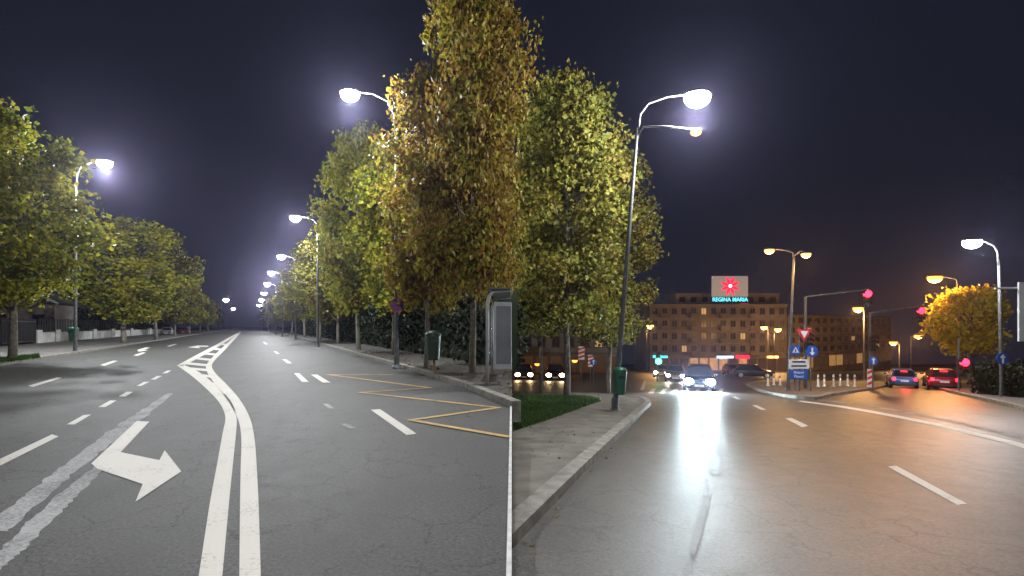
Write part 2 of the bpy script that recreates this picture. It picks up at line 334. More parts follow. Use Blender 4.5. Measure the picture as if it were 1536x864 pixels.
def scar(cs,hw,seed):
    rng=random.Random(seed); c=cr(cs,12); h=np.interp(np.linspace(0,1,len(c)),np.linspace(0,1,len(hw)),hw)
    a=[(x-k*(1+rng.uniform(-.22,.22)),y) for (x,y),k in zip(c,h)]; b=[(x+k*(1+rng.uniform(-.22,.22)),y) for (x,y),k in zip(c,h)]
    mb=MB(); mb.strip([L(*q)+Vector((0,0,.003)) for q in a],[L(*q)+Vector((0,0,.003)) for q in b]); return mb.build('concrete_repair',M['scar'],road,norm=False)
scar([(256,590),(215,620),(165,656),(105,702),(50,748),(-10,797)],[4,10,15,15,18,20],1)
scar([(150,700),(112,734),(62,780),(15,828),(-20,860)],[7,14,17,17,12],2)
zz=[(588,562),(492,562),(645,582),(540,589),(748,612),(616,631),(775,656)]
mb=MB()
for a,b in zip(zz[:-1],zz[1:]):
    A,B=L(*a),L(*b); t=(B-A).normalized(); n=Vector((-t.y,t.x,0))*.06; e=t*.03; z=Vector((0,0,.005))
    B.x=min(B.x,-.06)
    mb.add([A-n-e+z,A+n-e+z,B+n+e+z,B-n+e+z],[(0,1,2,3)])
for i in range(len(mb.v)): mb.v[i]=(mb.v[i][0],mb.v[i][1],.005+.0015*(i//4))
mb.build('bus_bay_zigzag',M['yellow'],road,norm=False)
for q in ([(1331,700),(1345,699),(1450,756),(1436,758)],[(1178,628),(1187,627),(1213,639),(1203,641)],[(1128,608),(1135,608),(1150,615),(1142,615)],[(1098,595),(1103,595),(1112,599),(1106,599)]): mk(roadR,G,'lane_dash',P,[q])
mks(roadR,G,'edge_line',P,[([(1200,601),(1290,613),(1390,632),(1470,650),(1560,672)],[(1197,602),(1286,615.5),(1387,635.5),(1467,654.5),(1557,678)])])
mks(roadR,G,'edge_line',M['paint_faint'],[([(1228,599),(1310,609),(1400,625),(1560,661)],[(1226,600.5),(1308,611),(1397,627.5),(1558,664.5)])])
for k in range(7):
    x=975+k*17; mk(roadR,G,'crossing_stripe',P,[[(x+3,583),(x+9,583),(x+5,590),(x-3,590)]])
mk(roadR,G,'lane_dash',P,[[(966,571),(970,571),(966,585),(960,585)]])
def patch(pts,seed):
    rng=random.Random(seed); q=cr(pts+[pts[0]],8)[:-1]; q=[(x+rng.uniform(-2.5,2.5),y+rng.uniform(-1.5,1.5)) for x,y in q]; mk(roadR,G,'tar_repair',M['tar'],[q],.003)
patch([(1064,684),(1078,684),(1084,704),(1074,712),(1064,704)],1); patch([(1040,645),(1066,643),(1072,650),(1044,653)],2); patch([(1056,740),(1066,738),(1060,770),(1044,826),(1034,826),(1044,780)],3)

# ------------------------------------------------------------ foliage
def leaves(name,pos,size,rng,mat,parent=None,aspect=.8,flat=0.):
    n=len(pos); a=rng.normal(size=(n,3)); b=rng.normal(size=(n,3))
    if flat: a[:,2]*=1-flat; b[:,2]*=1-flat
    a/=np.linalg.norm(a,axis=1,keepdims=True); b-=a*np.sum(a*b,axis=1,keepdims=True); b/=np.linalg.norm(b,axis=1,keepdims=True)
    l=size*rng.uniform(.6,1.4,(n,1)); nn=np.cross(a,b)*l*.12
    v=np.stack([pos-a*l*.5,pos+b*l*aspect*.5-a*l*.08+nn,pos+a*l*.5,pos-b*l*aspect*.5-a*l*.08+nn],1).reshape(-1,3)
    f=np.arange(4*n).reshape(-1,4)
    me=bpy.data.meshes.new(name); me.from_pydata(v.tolist(),[],f.tolist()); me.materials.append(mat)
    o=bpy.data.objects.new(name,me); C.objects.link(o); o.parent=parent; return o
PTD={}
def make_tree(seed,nl,leaf,mat,barkm,rx=2.8,z0=2.6,z1=10.,ncl=75,top=.7,low=.6,cs=1.):
    rng=np.random.default_rng(seed)
    root=thing('street_tree','','tree')
    t=rng.random(ncl); prof=np.sin(np.pi*np.clip(.10+t*.83,0,1))**top
    prof=np.where(t<.45,np.maximum(prof,low),prof)
    an=rng.random(ncl)*2*np.pi; rad=rx*prof*(.25+.72*np.sqrt(rng.random(ncl)))*(1+.16*np.sin(2*an+seed)+.1*np.sin(5*an+t*9))
    ce=np.stack([rad*np.cos(an),rad*np.sin(an),z0+.4+t*(z1-z0-.7)],1)
    sg=rng.uniform(.20,.52,ncl)*cs
    pw=sg**2; idx=rng.choice(ncl,nl,p=pw/pw.sum())
    pos=ce[idx]+np.clip(rng.normal(size=(nl,3)),-1.9,1.9)*sg[idx][:,None]*np.array([1.05,1.05,.85])
    tr=MB(); zt=z0+.72*(z1-z0)
    zz=np.linspace(-.3,zt,9); ph=rng.random()*6
    pts=[(.06*math.sin(z*.9+ph)-.06*math.sin(ph),.06*math.cos(z*.8+ph)-.06*math.cos(ph),z) for z in zz]
    tr.path(pts,[.17-.145*i/8 for i in range(9)],9)
    for k in range(22):
        c=ce[int(rng.integers(ncl))]; zb=max(z0-.3,c[2]-1.2-rng.random()*1.2); zb=min(zb,zt-.4)
        p0=Vector((0,0,zb)); p2=Vector(c); p1=p0.lerp(p2,.5)+Vector((0,0,-.15))
        tr.path([p0,p1,p2],[.055,.035,.012],6)
    tr.build('trunk',barkm,root,smooth=True)
    leaves('crown',pos,leaf,rng,mat,root)
    PTD[root.name]=(rx*1.06,z1+.2)
    return root
PT={'near':make_tree(3,13000,.23,M['leafA'],M['bark'],rx=2.7,z0=2.4,z1=11,ncl=110),
    'autumn':make_tree(11,21000,.20,M['leafB'],M['bark'],rx=2.2,z0=2.2,z1=14,ncl=170,top=.85,low=.9,cs=.9),
    'autumn2':make_tree(12,13000,.21,M['leafB'],M['bark'],rx=2.4,z0=2.2,z1=11,ncl=125,top=.7,low=.8,cs=.95),
    'mid':make_tree(5,10000,.28,M['leafA'],M['trunk_white'],rx=3.,z0=2.4,z1=12.5,ncl=120,top=.6),'mid2':make_tree(8,8000,.28,M['leafC'],M['trunk_white'],rx=3.,z0=2.4,z1=11,ncl=100),
    'far':make_tree(21,2600,.5,M['leafA'],M['trunk_white'],rx=3.,z1=11.,ncl=60),'far2':make_tree(22,2600,.5,M['leafC'],M['trunk_white'],rx=3.,z1=11.,ncl=60),
    'olive':make_tree(31,16000,.22,M['leafC'],M['bark'],rx=2.7,z0=3,z1=14,ncl=150,top=.5,low=.85),'yellow':make_tree(41,5500,.28,M['leafY'],M['bark'],rx=2.2,z0=2.2,z1=7,low=.5)}
used=set()
def tree(kind,px,d,top,rxpx,label,group,rz=None):
    p=PT[kind]; R0,H0=PTD[p.name]
    o=p if kind not in used else copy_tree(p)
    used.add(kind)
    b=base(px,d); zt=H+(HZ-top)/F*d; hh=zt-b.z; r=rxpx*d/F
    o.location=b; o.scale=(r/R0,r/R0,hh/H0); o.rotation_euler=(0,0,random.uniform(0,6.28) if rz is None else rz)
    o['label']=label; o['category']='tree'; o['group']=group
gl='plane trees along the white-wall pavement'
tree('near',18,23,162,100,'big leafy green tree at the left edge in front of the dark gate',gl,1.)
tree('mid',186,47,326,74,'broad green tree behind the grey lamp post beside the white wall',gl)
tree('mid2',234,58,338,52,'olive green tree just past the broad tree, near the end of the white wall',gl)
for i,(px,d,t,r) in enumerate([(262,74,410,30),(284,98,426,23),(300,125,440,18),(312,160,449,14),(321,205,456,11),(329,260,463,9)]):
    tree('far' if i%2 else 'far2',px,d,t,r,'small distant tree, %s past the end of the white wall'%ORD[i],gl)
gr='plane trees along the bus bay pavement'
tree('autumn',708,16.4,-210,76,'tall autumn brown tree at the bus shelter, rising out of the top of view',gr,2.)
tree('autumn2',640,18.2,92,76,'autumn tree between the tall brown tree and the round sign post',gr,1.)
tree('autumn2',736,20,110,38,'slim autumn tree behind the bus shelter, right of the tall brown tree',gr,4.)
tree('near',592,27,208,76,'leafy tree with yellowing crown directly behind the round sign post',gr,3.)
tree('mid',538,33,190,66,'tall bright yellow-green tree beneath the nearest lit street lamp',gr,.5)
for i,(px,d,t,r,k) in enumerate([(508,45,335,56,'mid2'),(480,58,358,46,'mid'),(457,76,386,36,'mid2'),(438,98,408,28,'far'),(424,125,430,18,'far2'),(412,160,441,14,'far'),(403,205,451,11,'far2'),(396,265,460,9,'far')]):
    tree(k,px,d,t,r,'row tree with pale thin trunk, %s past the tall yellow-green tree'%ORD[i],gr)
gj='trees on the lawn at the junction corner'
tree('olive',850,22,114,92,'large olive green tree with dense crown on the corner lawn',gj,.7)
tree('olive',912,26.5,222,70,'lower olive tree whose crown shows behind the street lamp pole',gj,2.4)
tree('olive',812,25,160,50,'slim olive tree behind the large corner tree, at its left',gj,4.)
tree('yellow',1456,37,430,48,'golden yellow tree lit by the orange lamp at the right','trees at the right-hand kerb')
def hedge(label,pts,w,h,n,leaf,mat,seed,grp=None):
    rng=np.random.default_rng(seed); root=thing('hedge',label,'hedge',(0,0,0),0,grp)
    MB().sweep(pts,w*.62,h*.86,0,.2).build('branches',M['leafD'],root)
    P_=np.array([tuple(p) for p in pts]); sl=np.linalg.norm(np.diff(P_,axis=0),axis=1); k=rng.choice(len(sl),n,p=sl/sl.sum()); t=rng.random((n,1))
    p=P_[k]*(1-t)+P_[k+1]*t; tg=np.diff(P_,axis=0)[k]; nr=np.stack([-tg[:,1],tg[:,0],0*tg[:,0]],1); nr/=np.linalg.norm(nr,axis=1,keepdims=True)
    u=rng.uniform(-1,1,(n,1)); u=np.sign(u)*np.abs(u)**.5; zz=rng.random((n,1))**.7
    hh=h*(.86+.16*np.sin(p[:,:1]*1.7)+.1*np.sin(p[:,:1]*4.1+1))
    pos=p+nr*u*w*.55+np.concatenate([0*zz,0*zz,zz*hh],1)+rng.normal(size=(n,3))*.1
    leaves('foliage',pos,leaf,rng,mat,root); return root
hedge('long dark hedge behind the bus bay trees',[L(768-14,552),L(700,541),L(600,525),L(520,512),L(450,501.5)],2.,3.6,15000,.26,M['leafD'],4)
hedge('dark clipped hedge at the far right kerb',[base(1482,25),base(1550,22),base(1640,20)],1.3,1.45,5000,.14,M['leafD'],6)
hedge('dark shrubbery growing behind the white wall',[L(-60,512),L(60,508.5),L(160,502),L(250,496.5)],3.,4.5,9000,.4,M['leafD'],9)

def inpoly(x,y,poly):
    c=False; j=len(poly)-1
    for i in range(len(poly)):
        a,b=poly[i],poly[j]
        if (a.y>y)!=(b.y>y) and x<(b.x-a.x)*(y-a.y)/(b.y-a.y)+a.x: c=not c
        j=i
    return c
def scatter_grass(poly,n,h,seed,label,zf):
    rng=random.Random(seed); mb=MB(); xs=[p.x for p in poly]; ys=[p.y for p in poly]; k=0
    while k<n:
        x=rng.uniform(min(xs),max(xs)); y=rng.uniform(min(ys),max(ys))
        if not inpoly(x,y,poly): continue
        a=rng.uniform(0,6.28); hh=h*rng.uniform(.4,1.2); wv=.012+.012*rng.random(); z=zf(x,y); lx,ly=rng.uniform(-.05,.05),rng.uniform(-.05,.05)
        mb.add([(x-wv*math.cos(a),y-wv*math.sin(a),z),(x+wv*math.cos(a),y+wv*math.sin(a),z),(x+lx,y+ly,z+hh)],[(0,1,2)]); k+=1
    return tag(mb.build('grass',M['grass'],norm=False),label,'grass',kind='stuff')
scatter_grass(LW,16000,.13,3,'short green lawn grass around the corner trees',lambda x,y:-S*y+.12)
GS=[L(-140,571),L(-20,552),L(60,539.5),L(58,536),L(-30,546)]
scatter_grass(GS,5000,.16,4,'green verge grass at the foot of the big left tree',lambda x,y:.1)
rng=np.random.default_rng(12)
def litter(pts,label,size,seed):
    r=np.random.default_rng(seed); o=leaves('leaf_litter',np.array(pts),size,r,M['litter'],None,.8,.93); return tag(o,label,'fallen leaves',kind='stuff')
pts=[]
for k in range(420):
    t=rng.random(); a=L(767,602).lerp(L(540,529),t**1.5); b=L(767,560).lerp(L(540,522),t**1.5); q=a.lerp(b,rng.random()); pts.append((min(q.x,-.05),q.y,.125))
litter(pts,'fallen brown leaves scattered on the bus bay pavement',.10,1)
pts=[]
for k in range(90):
    i=rng.integers(len(KP)-8); q=KP[i].lerp(KP[i+1],rng.random()); q=q+Vector((rng.normal()*.18+.12,rng.normal()*.1,0)); pts.append((max(q.x,.03),q.y,-S*q.y+(.012)))
for k in range(60):
    px=rng.uniform(775,930); py=rng.uniform(640,700); q=G(px,py); pts.append((q.x,q.y,q.z+.125))
litter(pts,'few fallen leaves along the curved kerb gutter',.06,2)

# ------------------------------------------------------------ street lamps
def head(root,hd,hs,lens):
    MB().lathe([(hs*.25,hs*.60),(hs*.8,hs*.52),(hs*1.05,hs*.38),(hs*1.05,hs*.26)],18,tuple(hd),1.25,.9).build('housing',M['steel_dark'],root,True)
    MB().lathe([(hs*.95,hs*.27),(hs*1.0,hs*.05),(hs*.95,-hs*.25),(hs*.78,-hs*.5),(hs*.5,-hs*.70),(hs*.2,-hs*.80),(hs*.04,-hs*.82)],18,tuple(hd),1.15,.95).build('lens',M[lens],root,True)
def lampthing(label,group,b,hdw,arm_from,r=.07,lens='led',power=4000,col=WHITE,hs=.38,name='street_lamp',polem='steel'):
    root=thing(name,label,'street lamp',b,0,group); b=Vector(b); hd=Vector(hdw)-b; tp=Vector(arm_from)-b
    MB().path([(0,0,-.2),(0,0,.05),tuple(tp*.5),tuple(tp)],[r*1.35,r*1.3,r,r*.7],12).build('pole',M[polem],root,True)
    MB().lathe([(r*2.6,-.1),(r*2.6,.06),(r*1.6,.16),(r*1.4,.5)],12).build('base_collar',M[polem],root)
    d=hd-tp; MB().path([tuple(tp-Vector((0,0,.25))),tuple(tp+Vector((d.x*.04,d.y*.04,d.z*.45))),tuple(tp+Vector((d.x*.18,d.y*.18,d.z*.82))),tuple(tp+Vector((d.x*.5,d.y*.5,d.z*.98+.06))),tuple(hd+Vector((0,0,hs*.42)))],[r*.7,r*.6,r*.52,r*.46,r*.42],8).build('arm',M[polem],root,True)
    head(root,hd,hs,lens)
    if power: light(root,tuple(hd+Vector((0,0,-hs*1.0-.2))),power,col)
    return root
gs='white street lamps along the bus bay'
b=L(595,553); d=b.y; lampthing('tall white-lit street lamp nearest in the bus bay row, above the round sign',gs,b,at(525,142,d),at(594,196,d),power=4800,hs=.31)
for i,(px,py) in enumerate([(443,327),(422,385),(407,409),(401,426),(396,440),(392,450),(389,458)]):
    d=8.7*F/(HZ-py); hd=at(px,py,d); x=hd.x+1.78; lampthing('white street lamp, %s after the nearest one in the bus bay row'%ORD[i],gs,(x,d,0),hd,(x,d,hd.z-.9),lens='led' if i<2 else 'led_far',power=[5500,6000,6000,7000,0,7000,0][i],hs=.36+.06*i)
gs2='white street lamps along the white wall pavement'
b=L(113,530); lampthing('white street lamp on grey pole at the left, beside the green bin',gs2,b,at(157,245,b.y),at(114,275,b.y),power=10000,hs=.36)
for i,(px,py) in enumerate([(339,450),(350,463)]):
    d=9.6*F/(HZ-py); hd=at(px,py,d); x=hd.x-1.74; lampthing('tiny distant white street lamp, %s beyond the left tree row'%['nearer one','farther one'][i],gs2,(x,d,0),hd,(x,d,hd.z-.8),lens='led_far',power=0,hs=.8)
lampthing('unseen white street lamp added behind the viewer to light the foreground',gs,(1.2,-4.5,.1),(-1.2,-4.5,9.6),(1.2,-4.5,9.),power=4000)  # out-of-view lamp added to light both road foregrounds
b=G(922,620); d=b.y
lp=lampthing('leaning corner lamp post with brilliant white floodlight above its arm',"street lamps at the junction",b,at(1046,147,d),at(956,192,d),lens='led',power=4800,hs=.36)
hd=at(1044,198,d)-b
MB().path([tuple(at(957,200,d)-b),tuple(at(965,190,d)-b),tuple(at(1000,190,d)-b),tuple(hd+Vector((0,0,.06)))],[.05,.045,.04,.035],8).build('arm',M['steel'],lp,True)
MB().lathe([(.05,.1),(.17,.06),(.19,.0)],14,tuple(hd)).build('housing',M['steel_dark'],lp,True)
MB().lathe([(.17,.0),(.15,-.07),(.05,-.12)],14,tuple(hd)).build('lens',M['sodium_far'],lp,True)
MB().path([tuple(at(944,350,d)-b),tuple(at(990,304,d)-b+Vector((0,0,-.02)))],[.02,.015],6).build('bracket',M['steel'],lp)
b=G(1503,598); d=b.y; lampthing('white street lamp on curved pole at the far right','street lamps at the junction',b,at(1458,364,d),at(1498,390,d),lens='led',power=1000,hs=.32)
b=G(1182,590); d=b.y; root=lampthing('twin-headed orange street lamp above the traffic island','orange street lamps at the junction',b,at(1154,376,d),at(1191,382,d),lens='sodium',power=480,col=ORANGE,hs=.22,r=.07)
hd=at(1209,382,d)-b; MB().path([tuple(at(1191,384,d)-b),tuple(at(1200,376,d)-b),tuple(hd+Vector((0,0,.1)))],[.045,.04,.035],8).build('arm',M['steel'],root,True)
head(root,hd,.22,'sodium')
light(root,tuple(hd+Vector((0,0,-.4))),480,ORANGE)
def sod(label,px,py,d,polepx,power,hs,lens='sodium'):
    hd=at(px,py,d); x=(polepx-768)/F*d; b=Vector((x,d,gz(x,d))); lampthing(label,'orange street lamps at the junction',b,hd,(x,d,hd.z-.25),lens=lens,power=power,col=ORANGE,hs=hs,r=.06)
sod('orange street lamp left of the golden yellow tree',1402,417,39,1436,3000,.44)
sod('orange street lamp above the red-lit gantry arm on the island',1287,463,46,1296,1700,.38)
sod('small orange lamp low beneath the far orange lamps, right of the ochre building',1340,514,96,1349,3000,.6)
sod('small orange lamp nearest to the golden yellow tree trunk',1378,504,90,1366,2000,.6)
sod('warm lamp in front of the grey building at its left end',975,489,92,970,1500,.6,'sodium_far')
sod('warm lamp before the grey building, left one of a close pair',1146,491,98,1152,1500,.55,'sodium_far')
sod('warm lamp before the grey building, right one of a close pair',1167,494,94,1161,2600,.55,'sodium_far')
sod('small orange lamp showing between the corner tree trunks',862,541,70,858,0,.34)
sod('small orange lamp at the left border of the junction, left of the corner tree trunk',806,546,72,801,0,.34)

# ------------------------------------------------------------ bins, signs, shelter
def bin_(label,b,z0,z1,r,mat,postm,hang=False):
    root=thing('litter_bin',label,'bin',b,0,'litter bins on posts')
    MB().lathe([(r*.72,z0),(r*.8,z0+.02),(r,z1-.1),(r*1.04,z1-.08),(r*1.04,z1-.04)],16).build('bucket',mat,root,True,.005)
    MB().lathe([(r*1.08,z1-.04),(r*1.1,z1-.01),(r*.85,z1+.06),(r*.2,z1+.1)],16).build('lid',mat,root,True)
    MB().box((0,-r*.96,(z1-.22)),(r*.9,.05,.09)).build('slot',M['black'],root)
    if not hang: MB().path([(0,r*.6,-.05),(0,r*.6,z1-.1)],.04,8).build('post',postm,root)
    else: MB().box((0,r*1.1,(z0+z1)/2),(.06,.12,.5)).build('bracket',M['steel'],root)
    return root
bin_('dark round litter bin on a short ochre post left of the bus shelter',L(650,566),.55,1.38,.24,M['darkbin'],M['ochre'])
b=L(117,529); bin_('small green bin fixed to the grey lamp post at the left',b+Vector((.05,-.4,0)),.7,1.5,.24,M['greenbin'],M['steel'],True)
b=G(928,620); bin_('bright green bin fixed to the leaning corner lamp post',b+Vector((-.02,-.3,0)),.65,1.42,.2,M['greenbin'],M['steel'],True)
b=L(598,553); root=thing('road_sign','round blue and red no-stopping sign on the nearest lamp pole','road sign',b+Vector((0,-.12,H+(HZ-458)/F*b.y)),0)
MB().xz(circ(.22,24),0,.02).build('disc',M['blue'],root); ring_xz(MB(),.22,.28,-.012,.02).build('rim',M['redp'],root)
MB().box((0,-.008,0),(.46,.012,.05)).build('bar',M['redp'],root).rotation_euler=(0,math.radians(45),0)
MB().box((0,-.009,0),(.46,.012,.05)).build('bar',M['redp'],root).rotation_euler=(0,math.radians(-45),0)
MB().box((0,.06,0),(.08,.08,.1)).build('clamp',M['steel'],root)
root=thing('bus_shelter','grey bus shelter end with rounded frame and dim poster at the pavement edge','bus shelter',(-.64,13.2,.11))
for y in (0,3.2):
    pts=[(0,y,-.05),(0,y,2.1),(.05,y,2.3),(.18,y,2.42),(.6,y,2.45)]
    MB().path(pts,.045,8).build('frame_post',M['frame'],root,True)
MB().box((.31,1.6,2.47),(.6,3.5,.05)).build('roof',M['steel'],root,bevel=.015)
MB().box((0.0,1.6,1.3),(.02,3.0,1.5)).build('side_glass',M['shelter_glass'],root)
pb=MB().box((.40,-.02,1.25),(.46,.12,1.75)).build('poster_case',M['frame'],root,bevel=.02)
MB().box((.42,-.085,1.27),(.38,.012,1.5)).build('poster',M['poster'],pb)
for y in (1.0,2.2): MB().box((.35,y,.45),(.35,.9,.05)).build('seat',M['ochre'],root,bevel=.01)

# ------------------------------------------------------------ left wall, gate, house
def wl(px): return L(px,490+(370-px)*.0838)
root=thing('boundary_wall','low white boundary wall along the left pavement','wall')
A=[wl(x) for x in (56,110,160,205,235,255)]
MB().sweep(A,.25,1.05,.5).build('wall_panel',M['wallw'],root)
MB().sweep([p+Vector((0,0,1.05)) for p in A],.34,.06,.5-.12,0.).build('coping',M['trim'],root)
for x in (56,84,112,140,168,196,224,252):
    p=wl(x); MB().box((p.x,p.y,.65),(.5,.5,1.3)).build('pillar',M['wallw'],root)
for a,c in zip((58,86,114,142,170),(82,110,138,166,194)):
    p,q=wl(a),wl(c); fm=MB(); n=10
    for k in range(n+1):
        r=p.lerp(q,k/n); fm.box((r.x,r.y,1.75),(.05,.05,1.25))
    fm.build('railing',M['steel_dark'],root)
root=thing('metal_gate','dark metal gate beside the start of the white wall','gate')
p,q=wl(2),wl(53); fm=MB(); n=26
for k in range(n+1):
    r=p.lerp(q,k/n); fm.box((r.x,r.y,1.25),(.12,.05,2.1))
fm.build('bars',M['steel_dark'],root)
MB().sweep([p,q],.08,.35,0,-.25).build('rail',M['black'],root); MB().sweep([p+Vector((0,0,2)),q+Vector((0,0,2))],.08,.1,0,0).build('rail',M['black'],root)
root=thing('house','dim house with white gable boards behind the dark gate','house',base(30,56),.4)
MB().box((0,3,1.6),(6,6,5.2)).build('wall',M['stucco'],root)
rf=MB().loft([[(-3.4,-.4,4.2),(3.4,-.4,4.2),(0,-.4,6.2)],[(-3.4,6.4,4.2),(3.4,6.4,4.2),(0,6.4,6.2)]]).build('roof',M['roof'],root)
MB().path([(-3.5,-.5,4.15),(0,-.5,6.25),(3.5,-.5,4.15)],.13,4).build('gable_board',M['white'],rf)
for x in(-1.6,1.6):
    wf=MB().box((x,-.02,2.4),(1.2,.1,1.3)).build('window',M['winframe'],root); MB().box((x,-.085,2.4),(1.0,.02,1.1)).build('pane',M['pane'],wf)

# ------------------------------------------------------------ junction signs
def post(mb,h,r=.04): return mb.path([(0,0,-.2),(0,0,h)],r,10)
b=base(1199,27); b.z+=.12
root=thing('sign_post','island sign post stacked with give-way, crossing, arrow and direction signs','road sign',b)
def zof(py): return H+(HZ-py)/F*27-b.z
def xof(px): return (px-1199)/F*27
post(MB(),zof(490)).build('post',M['steel'],root)
MB().path([(xof(1193),0.05,-.1),(xof(1193),.05,zof(518))],.035,8).build('post',M['steel'],root); MB().path([(xof(1217),0.05,-.1),(xof(1217),.05,zof(518))],.035,8).build('post',M['steel'],root)
def tri(cx,cz,r,down):
    s=-1 if down else 1
    return [(cx,cz+s*r),(cx-r*.87,cz-s*r*.5),(cx+r*.87,cz-s*r*.5)]
cx,cz=xof(1205),zof(500)
y=MB().xz(tri(cx,cz,.48,True),-.08,-.06).build('give_way_sign',M['redp'],root); MB().xz(tri(cx,cz,.25,True),-.095,-.082).build('face',M['white'],y)
cx,cz=xof(1192),zof(525)
y=MB().box((cx,-.07,cz),(.5,.02,.5)).build('crossing_sign',M['blue'],root,bevel=.008); f=MB().xz(tri(cx,cz-.03,.21,False),-.095,-.083).build('triangle',M['white'],y); MB().box((cx,-.10,cz-.03),(.06,.006,.16)).build('figure',M['black'],f.parent)
cx,cz=xof(1217),zof(527)
y=MB().xz(circ(.32,24,cx,cz),-.08,-.06).build('arrow_sign',M['blue'],root); MB().xz([(cx-.04,cz+.2),(cx+.04,cz+.2),(cx+.04,cz-.05),(cx+.14,cz-.05),(cx,cz-.22),(cx-.14,cz-.05),(cx-.04,cz-.05)],-.095,-.083).build('arrow',M['white'],y)
y=MB().box((xof(1197),-.07,zof(546)),(1.05,.03,.5)).build('direction_board',M['white'],root,bevel=.01)
for k,sx in ((.12,.7),(-.1,.8)): MB().box((xof(1197),-.088,zof(546)+k),(sx,.006,.09)).build('lettering',M['steel_dark'],y)
y=MB().box((xof(1197),-.07,zof(561.5)),(.95,.03,.5)).build('direction_board',M['blue'],root,bevel=.01)
text('Brasov',.2,M['white'],'lettering',y,(xof(1197),-.092,zof(561.5)+.11),ext=.003); text('Pitesti',.2,M['white'],'lettering',y,(xof(1197),-.092,zof(561.5)-.11),ext=.003)
def roundsign(label,px,py,d,kind='arrow'):
    b=base(px,d); h=H+(HZ-py)/F*d-b.z; root=thing('road_sign',label,'road sign',b,0,'small blue road signs at the junction')
    post(MB(),h+.3,.035).build('post',M['steel'],root); y=MB().xz(circ(.27,22,0,h),-.07,-.05).build('disc',M['blue'],root)
    MB().xz([(-.04,h-.2),(.04,h-.2),(.04,h+.04),(.13,h+.04),(0,h+.2),(-.13,h+.04),(-.04,h+.04)],-.085,-.072).build('arrow',M['white'],y)
roundsign('small round blue sign under the white lamp at the far right',1502,538,22.5)
roundsign('small round blue sign beside the island traffic signal pole',1309,541,30)
roundsign('small round blue sign left of the oncoming cars, beyond the corner bin',890,543,40)
def chevron(label,px,d,h,w):
    b=base(px,d); root=thing('marker_post',label,'marker post',b,0,'red and white striped marker posts')
    post(MB(),h,.035).build('post',M['steel'],root); bd=MB().box((0,-.06,h-.55),(w,.03,1.1)).build('board',M['white'],root)
    for k in range(3): MB().xz([(-w/2,h-1.0+k*.34),(w/2,h-.84+k*.34),(w/2,h-.68+k*.34),(-w/2,h-.84+k*.34)],-.085,-.077).build('stripe',M['redp'],bd)
chevron('red and white striped marker seen between the corner tree trunks',872,42,3.0,.5)
chevron('red and white striped marker right of the corner tree trunk',886,48,2.4,.5)
chevron('red and white striped marker on the island below the red signal gantry',1304,31,1.25,.34)
proto=None
for i,px in enumerate([1150,1161,1172,1228,1238,1249,1260,1272,1284]):
    if proto is None:
        proto=thing('bollard','','bollard'); MB().lathe([(.1,-.1),(.1,.05),(.065,.08),(.06,.68),(.05,.75),(.02,.78)],12).build('shaft',M['white'],proto,True); MB().lathe([(.064,.50),(.068,.52),(.068,.6),(.064,.62)],12).build('band',M['ochre'],proto); o=proto
    else: o=copy_tree(proto)
    o.location=base(px+random.uniform(-2,2),33+random.uniform(-1.5,1.5))+Vector((0,0,.12)); o['group']='white bollards along the traffic island'; o['label']=('white bollard left of the island sign post, %s from the left'%ORD[i]) if i<3 else 'white bollard right of the island sign post, %s from it'%ORD[i-3]
def signal_head(root,c,lit,name='signal_head',k_=1.):
    h=MB().box(c,(.32,.22,.92)).build(name,M['black'],root,bevel=.03)
    for k,(m,mo) in enumerate((('red_on','red_off'),('red_off','red_off'),('green_on','green_off'))):
        z=c[2]+.29-.29*k; on=(lit==k); mm=M[m] if on else (M[mo] if k!=0 else M['red_off'])
        MB().xz(circ(.125 if not on else .20*k_,16,c[0],z),c[1]-.28,c[1]-.112).build('signal_lens',mm,h) if on else MB().xz(circ(.125,16,c[0],z),c[1]-.16,c[1]-.112).build('signal_lens',mm,h)
        MB().xz([(c[0]+.21*math.cos(a),z+.21*math.sin(a)) for a in np.linspace(0,math.pi,9)]+[(c[0]+.225*math.cos(a),z+.225*math.sin(a)) for a in np.linspace(math.pi,0,9)],c[1]-.30,c[1]-.112).build('visor',M['black'],h)
def gantry(label,px,d,pytop,pxend,pyend):
    b=base(px,d); root=thing('traffic_signal',label,'traffic light',b,0,'overhead traffic signals'); tp=at(px,pytop,d)-b; e=at(pxend,pyend,d)-b
    MB().path([(0,0,-.2),tuple(tp)],[.1,.07],12).build('pole',M['steel'],root); MB().path([tuple(tp+Vector((0,0,-.1))),tuple(tp+Vector((.15,0,.0))),tuple(e+Vector((.3,0,.28)))],[.06,.055,.04],8).build('arm',M['steel'],root,True)
    signal_head(root,(e.x,-.1,e.z-.3),0)
    light(root,(e.x,-.8,e.z),120,(1,.03,.05),150,.5,.12,(math.radians(-60),0,0))
    signal_head(root,(.0,-.22,2.9),9)
gantry('red traffic signal hanging over the road from the longer gantry arm',1208,30,445,1296,441)
gantry('red traffic signal on the shorter, lower gantry arm, right of the other',1305,33,469,1376,466)
b=base(1438,28); root=thing('traffic_signal','low red traffic signal on a short pole left of the right-hand hedge','traffic light',b,0,'kerbside traffic signals'); post(MB(),3.,.05).build('pole',M['steel'],root); signal_head(root,(0,-.17,H+(HZ-543)/F*28-b.z-.29),0); light(root,(0,-.7,2.4),130,(1,.03,.05),150,.5,.1,(math.radians(-75),0,0))
b=base(986,44); root=thing('traffic_signal','green traffic signal at the far side beneath the warm lamp','traffic light',b,0,'kerbside traffic signals'); post(MB(),2.2,.05).build('pole',M['steel'],root); signal_head(root,(0,-.17,2.1),2,k_=1.25)
b=base(1546,13); root=thing('notice_board','white notice board on a pole cut off at the right edge','sign board',b); zt=H+(HZ-424)/F*13-b.z; zb=H+(HZ-512)/F*13-b.z
